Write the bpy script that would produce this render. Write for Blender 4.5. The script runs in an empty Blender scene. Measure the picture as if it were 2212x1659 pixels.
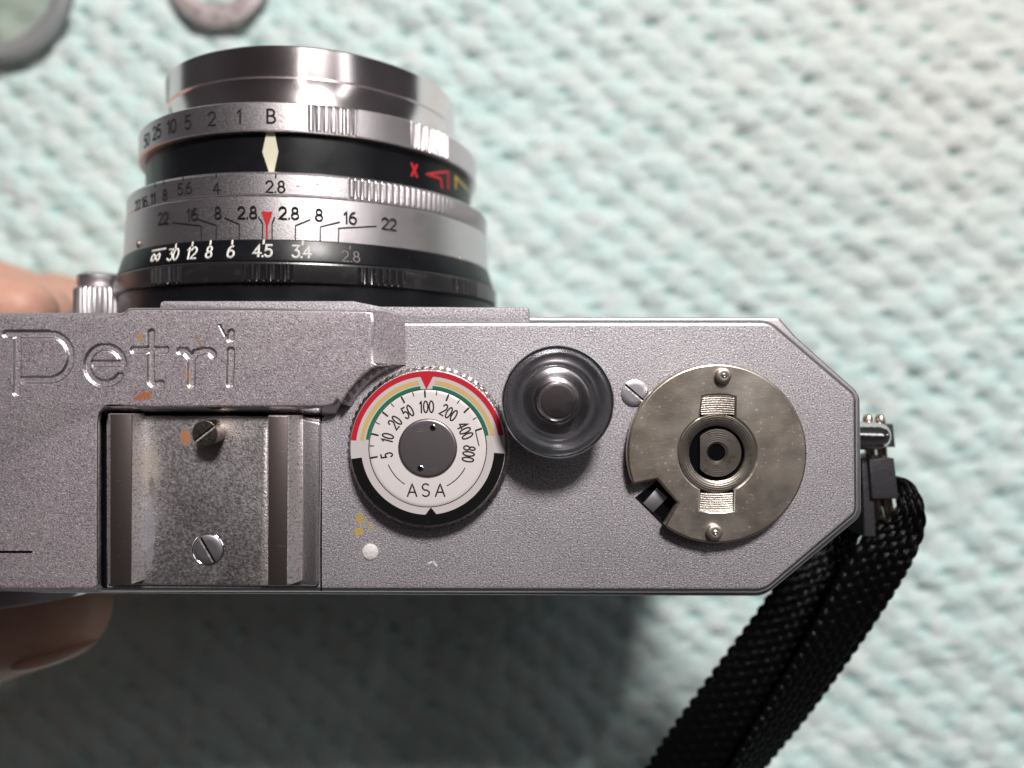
import bpy, bmesh, math, random
import numpy as np
from mathutils import Vector, Matrix
from mathutils.geometry import tessellate_polygon
sc = bpy.context.scene
C = sc.collection
R_ = math.radians
random.seed(4); RNG = np.random.default_rng(7)

# ---------------------------------------------------------------- camera (units: cm; top deck of the camera is z = 0)
WORLD = 0.34; KEY = 68000; PANEL = 2700
F = 1600.0; D = 8.96; CX, CY = 1106.0, 829.5
cd = bpy.data.cameras.new('view'); cam = bpy.data.objects.new('view', cd); C.objects.link(cam)
cam.location = (0, 0, D); cd.sensor_width = 36; cd.lens = 36 * F / 2212
cd.clip_start = 0.1; cd.clip_end = 500
cd.dof.use_dof = True; cd.dof.focus_distance = D - 0.1; cd.dof.aperture_fstop = 0.105
sc.camera = cam
# ---------------------------------------------------------------- world
w = bpy.data.worlds.new('World'); sc.world = w; w.use_nodes = True
nt = w.node_tree; bg = nt.nodes['Background']
tc = nt.nodes.new('ShaderNodeTexCoord')
sx = nt.nodes.new('ShaderNodeSeparateXYZ'); nt.links.new(tc.outputs['Generated'], sx.inputs[0])
cr = nt.nodes.new('ShaderNodeValToRGB')          # a dim room: dull ceiling overhead, paler walls lower down
e = cr.color_ramp.elements
e[0].position = 0.0; e[0].color = (0.12, 0.115, 0.12, 1); e[1].position = 1.0; e[1].color = (0.042, 0.034, 0.036, 1)
x = e.new(0.35); x.color = (0.13, 0.122, 0.13, 1); x = e.new(0.75); x.color = (0.065, 0.055, 0.058, 1)
nt.links.new(sx.outputs['Z'], cr.inputs['Fac'])
nt.links.new(cr.outputs['Color'], bg.inputs['Color']); bg.inputs['Strength'].default_value = WORLD
# ---------------------------------------------------------------- lamps
def area(name, loc, target, sx, sy, power, col, shape='RECTANGLE'):
    l = bpy.data.lights.new(name, 'AREA'); l.shape = shape; l.size = sx
    if shape in ('RECTANGLE', 'ELLIPSE'): l.size_y = sy
    l.energy = power; l.color = col
    o = bpy.data.objects.new(name, l); C.objects.link(o); o.location = loc
    o.rotation_euler = (Vector(target) - Vector(loc)).to_track_quat('-Z', 'Y').to_euler()
    return o
area('room_lamp', (12, 48, 56), (0, 0, -3), 15, 15, KEY, (1.0, 0.965, 0.94), 'DISK')
area('ceiling_panel', (48, 27, 62), (-2, 2, -2), 44, 8, PANEL, (0.96, 0.98, 1.0))
area('strip_lamp', (1.5, 27, 62), (-2, 2, -2), 2.2, 10, 600, (1.0, 0.96, 0.92))
area('far_strip', (64, 14, 20), (-2, 2, -2), 3, 10, 600, (1.0, 0.94, 0.86))
sc.view_settings.view_transform = 'Standard'; sc.view_settings.look = 'None'
sc.view_settings.exposure = 0.0; sc.view_settings.gamma = 1.0
sc.cycles.max_bounces = 8

# ================================================================ helpers
def P(px, py, z=0.0):
    d = D - z
    return Vector(((px - CX) * d / F, -(py - CY) * d / F, z))

def tag(o, label=None, cat=None, group=None, kind=None):
    if label: o['label'] = label
    if cat: o['category'] = cat
    if group: o['group'] = group
    if kind: o['kind'] = kind
    return o

def empty(name, loc, label, cat):
    o = bpy.data.objects.new(name, None); C.objects.link(o); o.location = loc; o.empty_display_size = 0.3
    return tag(o, label, cat)

def parent(o, p):
    o.parent = p
    o.matrix_parent_inverse = Matrix.Translation(-p.location) if p.parent is None else Matrix.Identity(4)

def link(name, me, mat, par=None, smooth=True, angle=35):
    if isinstance(me, bmesh.types.BMesh):
        bm = me; me = bpy.data.meshes.new(name); bm.normal_update(); bm.to_mesh(me); bm.free()
    if mat and not me.materials: me.materials.append(mat)
    if smooth:
        me.polygons.foreach_set('use_smooth', [True] * len(me.polygons))
        me.set_sharp_from_angle(angle=R_(angle))
    o = bpy.data.objects.new(name, me); C.objects.link(o)
    if par: parent(o, par)
    return o

def pydata(name, v, f):
    me = bpy.data.meshes.new(name); me.from_pydata([tuple(x) for x in v], [], f); me.update(); return me

def rpoly(corners, seg=8):
    """polygon with rounded corners: (x, y[, r])"""
    n = len(corners); out = []
    for i in range(n):
        p = Vector(corners[i][:2]); r = corners[i][2] if len(corners[i]) > 2 else 0
        a = Vector(corners[i - 1][:2]); b = Vector(corners[(i + 1) % n][:2])
        if r <= 0: out.append(tuple(p)); continue
        da = (a - p).normalized(); db = (b - p).normalized()
        ang = math.acos(max(-1, min(1, da.dot(db)))); t = r / math.tan(ang / 2)
        t = min(t, (a - p).length * .49, (b - p).length * .49); r2 = t * math.tan(ang / 2)
        c = p + (da + db).normalized() * (r2 / math.sin(ang / 2))
        s = p + da * t - c; e = p + db * t - c
        a0 = math.atan2(s.y, s.x); a1 = math.atan2(e.y, e.x); d = (a1 - a0 + math.pi) % (2 * math.pi) - math.pi
        for k in range(seg + 1):
            th = a0 + d * k / seg; out.append((c.x + r2 * math.cos(th), c.y + r2 * math.sin(th)))
    return out

def loft(top, bot, bevel=0, seg=3, cap_bottom=True):
    """top, bot: lists of 3-D points of equal count"""
    bm = bmesh.new()
    tv = [bm.verts.new(p) for p in top]; bv = [bm.verts.new(p) for p in bot]; n = len(tv)
    ft = bm.faces.new(tv)
    if cap_bottom: bm.faces.new(list(reversed(bv)))
    for i in range(n): bm.faces.new([tv[i], bv[i], bv[(i + 1) % n], tv[(i + 1) % n]])
    bmesh.ops.recalc_face_normals(bm, faces=bm.faces[:])
    if bevel > 0:
        bmesh.ops.bevel(bm, geom=list(ft.edges), offset=bevel, segments=seg, profile=0.5, affect='EDGES', clamp_overlap=True)
    return bm

def prism(pts, z1, z0, bevel=0, seg=3):
    return loft([(x, y, z1) for x, y in pts], [(x, y, z0) for x, y in pts], bevel, seg)

def pxpoly(corners, z, seg=8, rs=None):
    """rounded polygon given in photo pixels at height z -> xy cm"""
    k = (D - z) / F
    return rpoly([(*P(c[0], c[1], z)[:2], (c[2] * k if len(c) > 2 else 0)) for c in corners], seg)

def lathe(prof, c, axis='Z', n=64, fn=None, closed=False, arc=None):
    """prof: list of (r, h); axis Z or Y; fn(theta, r, h)->dr"""
    v = []; f = []
    a0, a1 = arc if arc else (0, 2 * math.pi); m = n if not arc else n + 1
    for i in range(m):
        th = a0 + (a1 - a0) * i / n
        for (r, h) in prof:
            rr = r + (fn(th, r, h) if fn else 0)
            if axis == 'Z': v.append((c[0] + rr * math.sin(th), c[1] + rr * math.cos(th), c[2] + h))
            else: v.append((c[0] + rr * math.sin(th), c[1] + h, c[2] + rr * math.cos(th)))
    k = len(prof)
    for i in range(n if not arc else n):
        j = (i + 1) % m if not arc else i + 1
        for q in range(k if closed else k - 1):
            q2 = (q + 1) % k
            f.append((i * k + q, i * k + q2, j * k + q2, j * k + q))
    me = pydata('lathe', v, f)
    bm = bmesh.new(); bm.from_mesh(me); bpy.data.meshes.remove(me)
    bmesh.ops.remove_doubles(bm, verts=bm.verts[:], dist=1e-5)
    bmesh.ops.recalc_face_normals(bm, faces=bm.faces[:])
    return bm

def box(x0, x1, y0, y1, z0, z1, bevel=0, seg=2):
    bm = bmesh.new(); bmesh.ops.create_cube(bm, size=1)
    for v in bm.verts:
        v.co = Vector((x0 + (v.co.x + .5) * (x1 - x0), y0 + (v.co.y + .5) * (y1 - y0), z0 + (v.co.z + .5) * (z1 - z0)))
    if bevel: bmesh.ops.bevel(bm, geom=bm.edges[:], offset=bevel, segments=seg, affect='EDGES', clamp_overlap=True)
    return bm

def rot_about(bm, c, ang, axis='Z'):
    bmesh.ops.rotate(bm, verts=bm.verts[:], cent=Vector(c), matrix=Matrix.Rotation(ang, 3, axis)); return bm

def tube(path, r, n=10, caps=True):
    """round tube along 3-D points (r scalar or list)"""
    path = [Vector(p) for p in path]; v = []; f = []
    up = Vector((0, 0, 1))
    for i, p in enumerate(path):
        t = (path[min(i + 1, len(path) - 1)] - path[max(i - 1, 0)]).normalized()
        s = t.cross(up)
        if s.length < 1e-3: s = t.cross(Vector((0, 1, 0)))
        s.normalize(); u = s.cross(t); rr = r[i] if isinstance(r, (list, tuple)) else r
        for k in range(n):
            a = 2 * math.pi * k / n; v.append(p + s * math.cos(a) * rr + u * math.sin(a) * rr)
    for i in range(len(path) - 1):
        for k in range(n):
            k2 = (k + 1) % n; f.append((i * n + k, i * n + k2, (i + 1) * n + k2, (i + 1) * n + k))
    if caps: f.append(tuple(range(n))[::-1]); f.append(tuple(range((len(path) - 1) * n, len(path) * n)))
    me = pydata('t', v, f); bm = bmesh.new(); bm.from_mesh(me); bpy.data.meshes.remove(me)
    bmesh.ops.recalc_face_normals(bm, faces=bm.faces[:]); return bm

def merge(*bms):
    out = bmesh.new()
    for b in bms:
        me = bpy.data.meshes.new('m'); b.to_mesh(me); b.free(); out.from_mesh(me); bpy.data.meshes.remove(me)
    return out

# ---------------------------------------------------------------- stroke lettering (round single-line engraver's letters)
def arc(cx, cy, rx, ry, a0, a1, n=14):
    return [(cx + rx * math.cos(R_(a0 + (a1 - a0) * i / n)), cy + ry * math.sin(R_(a0 + (a1 - a0) * i / n))) for i in range(n + 1)]
G = {
 '0': (.62, [arc(0, 0, .29, .5, 90, 450, 24)]),
 '1': (.36, [[(-.15, .3), (.05, .5), (.05, -.5)]]),
 '2': (.66, [arc(0, .21, .28, .29, 165, -38) + [(-.29, -.5), (.31, -.5)]]),
 '3': (.62, [[(-.26, .5), (.25, .5), (-.03, .12)] + arc(-.02, -.19, .3, .31, 88, -150)]),
 '4': (.66, [[(.13, -.5), (.13, .5), (-.31, -.2), (.33, -.2)]]),
 '5': (.62, [[(.25, .5), (-.19, .5), (-.23, .06)] + arc(0, -.18, .29, .32, 128, -150)]),
 '6': (.64, [arc(.17, -.1, .46, .6, 92, 172, 8) + arc(0, -.2, .29, .3, 180, 540, 22)]),
 '8': (.62, [arc(0, .25, .22, .25, -90, 270, 20), arc(0, -.24, .28, .26, 90, 450, 22)]),
 'B': (.68, [[(-.27, -.5), (-.27, .5), (.02, .5)] + arc(.02, .26, .22, .24, 90, -90, 8) + [(-.27, .02)], arc(.04, -.24, .26, .26, 90, -90, 9) + [(-.27, -.5)]]),
 'A': (.8, [[(-.36, -.5), (0, .5), (.36, -.5)], [(-.24, -.17), (.24, -.17)]]),
 'S': (.68, [arc(0, .25, .26, .25, 35, 270, 12) + arc(0, -.25, .28, .25, 90, -145, 12)]),
 'X': (.7, [[(-.28, .5), (.28, -.5)], [(.28, .5), (-.28, -.5)]]),
 'M': (.8, [[(-.32, -.5), (-.32, .5), (0, -.1), (.32, .5), (.32, -.5)]]),
 '.': (.2, [[(0, -.5), (0.02, -.46)]]),
 'I': (1.05, [[(-.01 + .62 * math.sin(t * math.pi / 15) , .40 * math.sin(t * math.pi / 15) * math.cos(t * math.pi / 15) * 1.7) for t in range(31)]]),
}
def text_paths(s, size, xs=1.0, gap=.12):
    wd = [G[c][0] * xs + gap for c in s]; x = -sum(wd) / 2; out = []
    for c, wc in zip(s, wd):
        for p in G[c][1]: out.append([((x + wc / 2 + q[0] * xs) * size, q[1] * size) for q in p])
        x += wc
    return out

def ribbon(paths, hw, h, fmap):
    """ridged strokes; fmap(u, v, height) -> 3-D"""
    v = []; f = []
    for p in paths:
        p = [Vector(q) for q in p]
        q = [p[0]]
        for a in p[1:]:
            if (a - q[-1]).length > 1e-5:
                n = max(1, int((a - q[-1]).length / (hw * 3))); b = q[-1].copy()
                for k in range(1, n + 1): q.append(b.lerp(a, k / n))
        p = q
        if len(p) < 2: continue
        rows = []
        t0 = (p[0] - p[1]).normalized(); t1 = (p[-1] - p[-2]).normalized()
        rows.append((p[0] + t0 * hw, t0, .05, .2)); rows.append((p[0] + t0 * hw * .6, t0, .8, .8))
        for i, a in enumerate(p):
            ta = (p[i] - p[i - 1]).normalized() if i else (p[1] - p[0]).normalized()
            tb = (p[i + 1] - p[i]).normalized() if i < len(p) - 1 else ta
            t = ta + tb
            t = t.normalized() if t.length > 1e-4 else tb
            m = min(1.6, 1 / max(.3, t.dot(tb)))
            rows.append((a, t, m, 1))
        rows[0] = (rows[0][0], -t0, .05, .2); rows[1] = (rows[1][0], -t0, .8, .8)
        rows.append((p[-1] + t1 * hw * .6, t1, .8, .8)); rows.append((p[-1] + t1 * hw, t1, .05, .2))
        b = len(v)
        for (a, t, m, hh) in rows:
            nrm = Vector((-t.y, t.x))
            l = a + nrm * hw * m; r = a - nrm * hw * m
            v += [fmap(l.x, l.y, 0), fmap(a.x, a.y, h * hh), fmap(r.x, r.y, 0)]
        for i in range(len(rows) - 1):
            o = b + i * 3
            f += [(o, o + 1, o + 4, o + 3), (o + 1, o + 2, o + 5, o + 4)]
    me = pydata('glyph', v, f); bm = bmesh.new(); bm.from_mesh(me); bpy.data.meshes.remove(me)
    bm.normal_update()
    s = sum((fc.normal.z for fc in bm.faces))
    if s < 0: bmesh.ops.reverse_faces(bm, faces=bm.faces[:])
    return bm

# ---------------------------------------------------------------- materials
def mat(name, base, metal=0, rough=.5, bump=None, var=None, rvar=None, stains=(), scratch=None, rings=None, spec=.5, coat=0, sss=0, aniso=0, bump2=None):
    m = bpy.data.materials.new(name); m.use_nodes = True; t = m.node_tree; N = t.nodes; L = t.links
    b = N['Principled BSDF']; b.inputs['Metallic'].default_value = metal; b.inputs['Roughness'].default_value = rough
    b.inputs['Specular IOR Level'].default_value = spec; b.inputs['Coat Weight'].default_value = coat
    if sss:
        b.inputs['Subsurface Weight'].default_value = sss; b.inputs['Subsurface Radius'].default_value = (.35, .12, .06); b.inputs['Subsurface Scale'].default_value = 1
    co = N.new('ShaderNodeTexCoord').outputs['Object']
    def noise(scale, detail=2, vec=None, rough=.5):
        n = N.new('ShaderNodeTexNoise'); n.inputs['Scale'].default_value = scale; n.inputs['Detail'].default_value = detail; n.inputs['Roughness'].default_value = rough
        L.new(vec or co, n.inputs['Vector']); return n.outputs['Fac']
    def rng(s, a, bb, c, d):
        n = N.new('ShaderNodeMapRange'); L.new(s, n.inputs[0])
        for i, x in enumerate((a, bb, c, d)): n.inputs[i + 1].default_value = x
        return n.outputs[0]
    def mix(fac, a, bb, mode='MIX'):
        n = N.new('ShaderNodeMix'); n.data_type = 'RGBA'; n.blend_type = mode
        if isinstance(fac, float): n.inputs[0].default_value = fac
        else: L.new(fac, n.inputs[0])
        for s, k in ((a, 6), (bb, 7)):
            if isinstance(s, tuple): n.inputs[k].default_value = (*s, 1)
            else: L.new(s, n.inputs[k])
        return n.outputs[2]
    def math_(op, a, bb=None):
        n = N.new('ShaderNodeMath'); n.operation = op
        for i, s in enumerate((a, bb)):
            if s is None: continue
            if isinstance(s, (int, float)): n.inputs[i].default_value = s
            else: L.new(s, n.inputs[i])
        return n.outputs[0]
    col = tuple(base)
    if var:
        for (sc_, lo, hi, c2) in var:
            col = mix(rng(noise(sc_, 4), lo, hi, 0, 1), col, tuple(c2))
    metal_s = None; rough_s = None
    if rvar: rough_s = rng(noise(rvar[0], 3), .3, .7, rvar[1], rvar[2])
    hts = []
    if bump: hts.append((noise(bump[0], 2, rough=.6), bump[1], bump[2]))
    if bump2: hts.append((noise(bump2[0], 3), bump2[1], bump2[2]))
    if scratch:
        for k, (ang, sx, sy, thr, c2) in enumerate(scratch):
            mp = N.new('ShaderNodeMapping'); mp.inputs['Rotation'].default_value = (0, 0, ang); mp.inputs['Scale'].default_value = (sx, sy, 1); L.new(co, mp.inputs['Vector'])
            s = rng(noise(1, 2, mp.outputs['Vector']), thr, thr + .03, 0, 1)
            col = mix(s, col, tuple(c2))
    for (x, y, z, rx, ry, an, c2, amt) in stains:
        mp = N.new('ShaderNodeMapping'); mp.vector_type = 'TEXTURE'
        mp.inputs['Location'].default_value = (x, y, z); mp.inputs['Rotation'].default_value = (0, 0, an); mp.inputs['Scale'].default_value = (rx, ry, 1)
        L.new(co, mp.inputs['Vector'])
        ln = N.new('ShaderNodeVectorMath'); ln.operation = 'LENGTH'; L.new(mp.outputs['Vector'], ln.inputs[0])
        s = math_('ADD', ln.outputs['Value'], rng(noise(22, 3), 0, 1, -.9, .9))
        s = rng(s, .8, 1.15, amt, 0)
        col = mix(s, col, tuple(c2))
        inv = rng(s, 0, 1, metal, metal * .15)
        metal_s = inv if metal_s is None else math_('MINIMUM', metal_s, inv)
    if isinstance(col, tuple): b.inputs['Base Color'].default_value = (*col, 1)
    else: L.new(col, b.inputs['Base Color'])
    if metal_s is not None: L.new(metal_s, b.inputs['Metallic'])
    if rough_s is not None: L.new(rough_s, b.inputs['Roughness'])
    if rings:
        (x, y, z, scale, strength, dist) = rings
        mp = N.new('ShaderNodeMapping'); mp.inputs['Location'].default_value = (-x, -y, -z); L.new(co, mp.inputs['Vector'])
        wv = N.new('ShaderNodeTexWave'); wv.wave_type = 'RINGS'; wv.rings_direction = 'Z'; wv.inputs['Scale'].default_value = scale; wv.inputs['Distortion'].default_value = .4
        L.new(mp.outputs['Vector'], wv.inputs['Vector']); hts.append((wv.outputs['Fac'], strength, dist))
    prev = None
    for (s, st, di) in hts:
        n = N.new('ShaderNodeBump'); n.inputs['Strength'].default_value = st; n.inputs['Distance'].default_value = di
        L.new(s, n.inputs['Height'])
        if prev: L.new(prev, n.inputs['Normal'])
        prev = n.outputs['Normal']
    if prev: L.new(prev, b.inputs['Normal'])
    return m

ZH = 0.25     # height of the raised housing above the deck
def st(px, py, z, rx, ry, an, c, amt=.9):
    p = P(px, py, z); return (p.x, p.y, z, rx, ry, an, c, amt)
M = {}
silver = (.61, .56, .585)
M['deck'] = mat('satin_chrome_deck', (.52, .49, .515), 1, .70, bump=(56, .6, .012), scratch=[(.9, 1.5, 70, .735, (.9, .86, .88)), (-.5, 1.2, 80, .74, (.9, .86, .88))], var=[(1.2, .4, .7, (.45, .425, .45)), (50, .50, .66, (.80, .76, .79)), (46, .47, .33, (.26, .235, .25))], rvar=(56, .60, .76),
    stains=[st(778, 1120, 0, .05, .07, .3, (.5, .33, .06)), st(775, 1148, 0, .06, .05, 0, (.55, .36, .06)), st(800, 1137, 0, .03, .05, 0, (.5, .34, .08), .7)])
M['housing'] = mat('satin_chrome_housing', (.50, .44, .47), 1, .68, bump=(56, .5, .012), scratch=[(.3, 1.5, 70, .74, (.8, .74, .76))], var=[(1.0, .4, .7, (.445, .385, .42)), (50, .50, .68, (.74, .68, .71)), (46, .47, .33, (.27, .235, .25))], rvar=(56, .58, .74),
    stains=[st(310, 856, ZH, .105, .045, .35, (.42, .11, .025)), st(302, 729, ZH, .03, .045, 0, (.42, .27, .05)), st(405, 810, ZH, .035, .07, .2, (.45, .24, .12), .8),
            st(408, 832, ZH, .035, .05, 0, (.5, .44, .28), .7), st(345, 860, ZH, .02, .02, 0, (.2, .14, .12), .7), st(430, 738, ZH, .012, .1, .5, (.35, .15, .08), .9)])
M['bright'] = mat('polished_chrome', (.74, .70, .71), 1, .09, bump=(30, .05, .01), rvar=(6, .05, .16), scratch=[(0.1, 2, 60, .66, (.95, .93, .93))])
M['barrel'] = mat('satin_chrome_barrel', (.72, .67, .69), 1, .37, bump=(50, .2, .008), rvar=(50, .32, .44))
M['front'] = mat('front_chrome', (.88, .79, .80), 1, .17, rvar=(1.2, .15, .19), scratch=[(1.5, 1.2, 26, .70, (.85, .8, .8))])
M['black'] = mat('black_paint_barrel', (.006, .006, .008), 0, .34, bump=(20, .03, .01), spec=.32, rvar=(3, .28, .40), var=[(14, .73, .75, (.07, .065, .06))])
M['blackworn'] = mat('worn_black_paint', (.016, .015, .016), 0, .28, bump=(24, .15, .01), spec=1.0, var=[(6, .60, .68, (.03, .027, .025)), (16, .71, .74, (.30, .24, .15))])
M['nickel'] = mat('tarnished_nickel', (.72, .65, .585), 1, .38, bump=(40, .12, .008), bump2=(2.5, .05, .05), var=[(.9, .40, .64, (.60, .51, .43)), (24, .65, .69, (1.0, .94, .88))], rvar=(3, .34, .44),
    scratch=[(.5, 3, 45, .68, (.75, .7, .64)), (-.7, 4, 60, .70, (.72, .67, .6)), (1.4, 3, 50, .71, (.7, .66, .6))])
wcen = P(1549, 979, .15)
M['nickelring'] = mat('turned_nickel', (.54, .48, .42), 1, .32, bump=(30, .1, .01), rings=(wcen.x, wcen.y, .1, 12, .12, .02), var=[(14, .55, .7, (.36, .31, .25))])
M['screw'] = mat('screw_steel', (.60, .58, .62), 1, .42)
M['rustscrew'] = mat('tarnished_screw', (.30, .25, .20), 1, .35, bump=(25, .3, .02), var=[(16, .5, .68, (.14, .11, .085)), (30, .62, .68, (.55, .5, .42))])
M['dark'] = mat('dark_recess', (.004, .004, .005), 0, .9, spec=.02)
M['ink'] = mat('black_ink', (.02, .018, .02), 0, .45)
M['engrave'] = mat('black_engraving_paint', (.022, .018, .02), 0, .6, spec=.15, bump=(60, .3, .01))
M['whitepaint'] = mat('white_engraving_paint', (.82, .80, .76), 0, .5, bump=(40, .4, .01), var=[(25, .56, .68, (.45, .43, .40))])
M['greypaint'] = mat('grey_engraving_paint', (.26, .22, .21), 0, .4)  # duller grey for the faintest marks
M['redpaint'] = mat('red_paint', (.62, .02, .03), 0, .4, bump=(30, .15, .01))
M['yellowpaint'] = mat('yellow_paint', (.80, .58, .03), 0, .4)
M['cream'] = mat('cream_index_paint', (.74, .71, .55), 0, .45, bump=(20, .1, .01))
M['dialcream'] = mat('dial_grey_enamel', (.60, .55, .55), 0, .42, bump=(50, .08, .01))
M['dialwhite'] = mat('dial_white_enamel', (.76, .70, .69), 0, .38)
M['dialred'] = mat('dial_red', (.55, .012, .03), 0, .42)
M['dialyellow'] = mat('dial_ochre', (.66, .43, .16), 0, .45)
M['dialgreen'] = mat('dial_green', (.008, .17, .075), 0, .42)
M['dialblack'] = mat('dial_black', (.006, .006, .007), 0, .42, spec=.2, var=[(30, .72, .75, (.3, .28, .26))])
M['dialrim'] = mat('dial_rim_steel', (.48, .44, .43), 1, .36, bump=(35, .4, .02), var=[(25, .52, .66, (.10, .085, .08)), (40, .62, .68, (.8, .77, .75))])
M['hub'] = mat('dial_hub_steel', (.36, .32, .34), 1, .40, bump=(30, .06, .01), scratch=[(.8, 4, 50, .7, (.6, .55, .55))])
M['shoe'] = mat('worn_shoe_steel', (.62, .58, .59), 1, .50, bump=(44, .3, .012), var=[(1.6, .42, .62, (.50, .455, .465)), (40, .64, .72, (.85, .82, .82)), (44, .36, .24, (.46, .43, .435))], rvar=(30, .36, .56),
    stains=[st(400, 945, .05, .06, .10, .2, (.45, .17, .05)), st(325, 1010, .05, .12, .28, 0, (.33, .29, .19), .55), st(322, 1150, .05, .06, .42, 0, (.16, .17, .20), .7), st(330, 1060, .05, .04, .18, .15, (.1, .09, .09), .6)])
M['lip'] = mat('shoe_lip_reflected_dark', (.24, .195, .19), 1, .48, bump=(20, .05, .01), scratch=[(1.2, 6, 50, .71, (.4, .35, .33))])  # the dark surroundings it would mirror are put into the base colour
M['shoeedge'] = mat('shoe_edge_steel', (.95, .89, .90), 1, .50, bump=(34, .5, .016), var=[(30, .54, .70, (.45, .41, .41))])
M['leather'] = mat('black_leatherette', (.02, .02, .022), 0, .55, bump=(12, .6, .03))
M['plastic'] = mat('black_strap_plastic', (.035, .034, .038), 0, .46, bump=(9, .5, .02), bump2=(40, .2, .01))
M['nylon'] = mat('black_nylon', (.0025, .0025, .003), 0, .30, spec=.22, bump=(40, .8, .012))
M['wire'] = mat('ring_wire_brass', (.52, .42, .33), 1, .2)
M['lug'] = mat('lug_chrome', (.72, .68, .70), 1, .14, bump=(30, .1, .01))
M['skin'] = mat('skin', (.62, .33, .24), 0, .5, bump=(16, .3, .02), bump2=(3, .2, .05), sss=.25, var=[(1.0, .42, .62, (.66, .40, .30)), (2.0, .46, .80, (.55, .28, .22)), (7, .55, .9, (.66, .42, .34))])
M['nail'] = mat('nail', (.66, .40, .32), 0, .28)
M['whitedot'] = mat('white_frosted_plastic', (.72, .68, .68), 0, .5, bump=(30, .6, .02))
M['filterrim'] = mat('grey_filter_rim', (.36, .36, .37), .3, .45)
M['washer'] = mat('pitted_pink_grey_metal', (.52, .45, .45), .3, .5, var=[(5, .5, .62, (.28, .22, .22))], bump=(8, .6, .03))

# ================================================================ towel
def towel():
    def axis(a, b, s=.052, t=.11): return np.concatenate([np.arange(-b, -a, t), np.arange(-a, a, s), np.arange(a, b, t)])
    x, y = np.meshgrid(axis(16, 36), axis(12.5, 30)); ny, nx = x.shape
    def vnoise(x, y, sc_, seed):
        g = np.random.default_rng(seed).random((256, 256)); u = x * sc_ + 77; v = y * sc_ + 51
        i = np.floor(u).astype(int); j = np.floor(v).astype(int); fu = u - i; fv = v - j
        fu = fu * fu * (3 - 2 * fu); fv = fv * fv * (3 - 2 * fv)
        a = g[i % 256, j % 256]; b = g[(i + 1) % 256, j % 256]; c = g[i % 256, (j + 1) % 256]; d = g[(i + 1) % 256, (j + 1) % 256]
        return (a * (1 - fu) + b * fu) * (1 - fv) + (c * (1 - fu) + d * fu) * fv
    wx = x + .9 * (vnoise(x, y, .12, 1) - .5) + .28 * (vnoise(x, y, .8, 2) - .5)
    wy = y + .8 * (vnoise(x, y, .11, 3) - .5) + .22 * (vnoise(x, y, .9, 4) - .5) + .05 * x
    ax, ay = 1.12, .46
    h = np.full(x.shape, -9.0); gap = np.zeros(x.shape)
    jr = np.random.default_rng(11).random((128, 128, 4))
    row = np.floor(wy / ay)
    for dj in (-1, 0, 1, 2):
        j = row + dj; off = (j % 2) * .5
        col = np.floor(wx / ax - off)
        for di in (-1, 0, 1, 2):
            i = col + di; ii = i.astype(int) % 128; jj = j.astype(int) % 128
            rnd = jr[ii, jj]
            cx = (i + off) * ax + (rnd[..., 0] - .5) * .22; cy = j * ay + (rnd[..., 1] - .5) * .13
            # two puffs per cell, one gap between rows
            for (px, py, rx, ry, tall) in ((-.31, -.07, .38, .31, .25), (.30, .11, .38, .31, .23)):
                q = ((wx - cx - px) / rx) ** 2 + ((wy - cy - py) / ry) ** 2
                h = np.maximum(h, tall * (.75 + .5 * rnd[..., 2]) * np.sqrt(np.clip(1 - q * .55, 0, 1)))
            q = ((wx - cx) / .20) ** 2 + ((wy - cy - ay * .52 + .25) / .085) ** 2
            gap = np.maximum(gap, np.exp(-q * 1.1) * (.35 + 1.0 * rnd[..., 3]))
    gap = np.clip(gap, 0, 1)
    h = np.maximum(h, 0.04) - .13 * gap
    h += .08 * (vnoise(x, y, 2.1, 5) - .5) + .04 * (vnoise(x, y, 6, 6) - .5) + .02 * (vnoise(x, y, 14, 8) - .5) + .35 * (vnoise(x, y, .16, 9) - .5)
    z = -9.05 + h
    v = np.stack([x, y, z], -1).reshape(-1, 3)
    i = np.arange(ny - 1)[:, None] * nx + np.arange(nx - 1)[None]
    f = np.stack([i, i + 1, i + nx + 1, i + nx], -1).reshape(-1, 4)
    me = bpy.data.meshes.new('towel'); me.vertices.add(len(v)); me.vertices.foreach_set('co', v.ravel())
    me.loops.add(f.size); me.loops.foreach_set('vertex_index', f.ravel().astype(np.int32))
    me.polygons.add(len(f)); me.polygons.foreach_set('loop_start', np.arange(0, f.size, 4, dtype=np.int32))
    me.polygons.foreach_set('use_smooth', np.ones(len(f), bool)); me.update()
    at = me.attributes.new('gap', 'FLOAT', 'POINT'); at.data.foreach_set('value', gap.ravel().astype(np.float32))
    m = bpy.data.materials.new('mint_knit'); m.use_nodes = True; t = m.node_tree; N = t.nodes; L = t.links; b = N['Principled BSDF']
    b.inputs['Roughness'].default_value = .85; b.inputs['Specular IOR Level'].default_value = .15
    b.inputs['Sheen Weight'].default_value = .15
    co = N.new('ShaderNodeTexCoord').outputs['Object']
    def noise(s_, d=3):
        n = N.new('ShaderNodeTexNoise'); n.inputs['Scale'].default_value = s_; n.inputs['Detail'].default_value = d; L.new(co, n.inputs['Vector']); return n.outputs['Fac']
    def ramp(s_, a, b_):
        n = N.new('ShaderNodeMapRange'); L.new(s_, n.inputs[0]); n.inputs[1].default_value = a; n.inputs[2].default_value = b_; return n.outputs[0]
    def mix(fac, a, b_):
        n = N.new('ShaderNodeMix'); n.data_type = 'RGBA'; L.new(fac, n.inputs[0])
        for s_, k in ((a, 6), (b_, 7)):
            if isinstance(s_, tuple): n.inputs[k].default_value = (*s_, 1)
            else: L.new(s_, n.inputs[k])
        return n.outputs[2]
    c = mix(ramp(noise(1.7), .35, .65), (.64, .825, .80), (.77, .83, .82))
    c = mix(ramp(noise(5), .45, .7), c, (.70, .85, .835))
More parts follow.
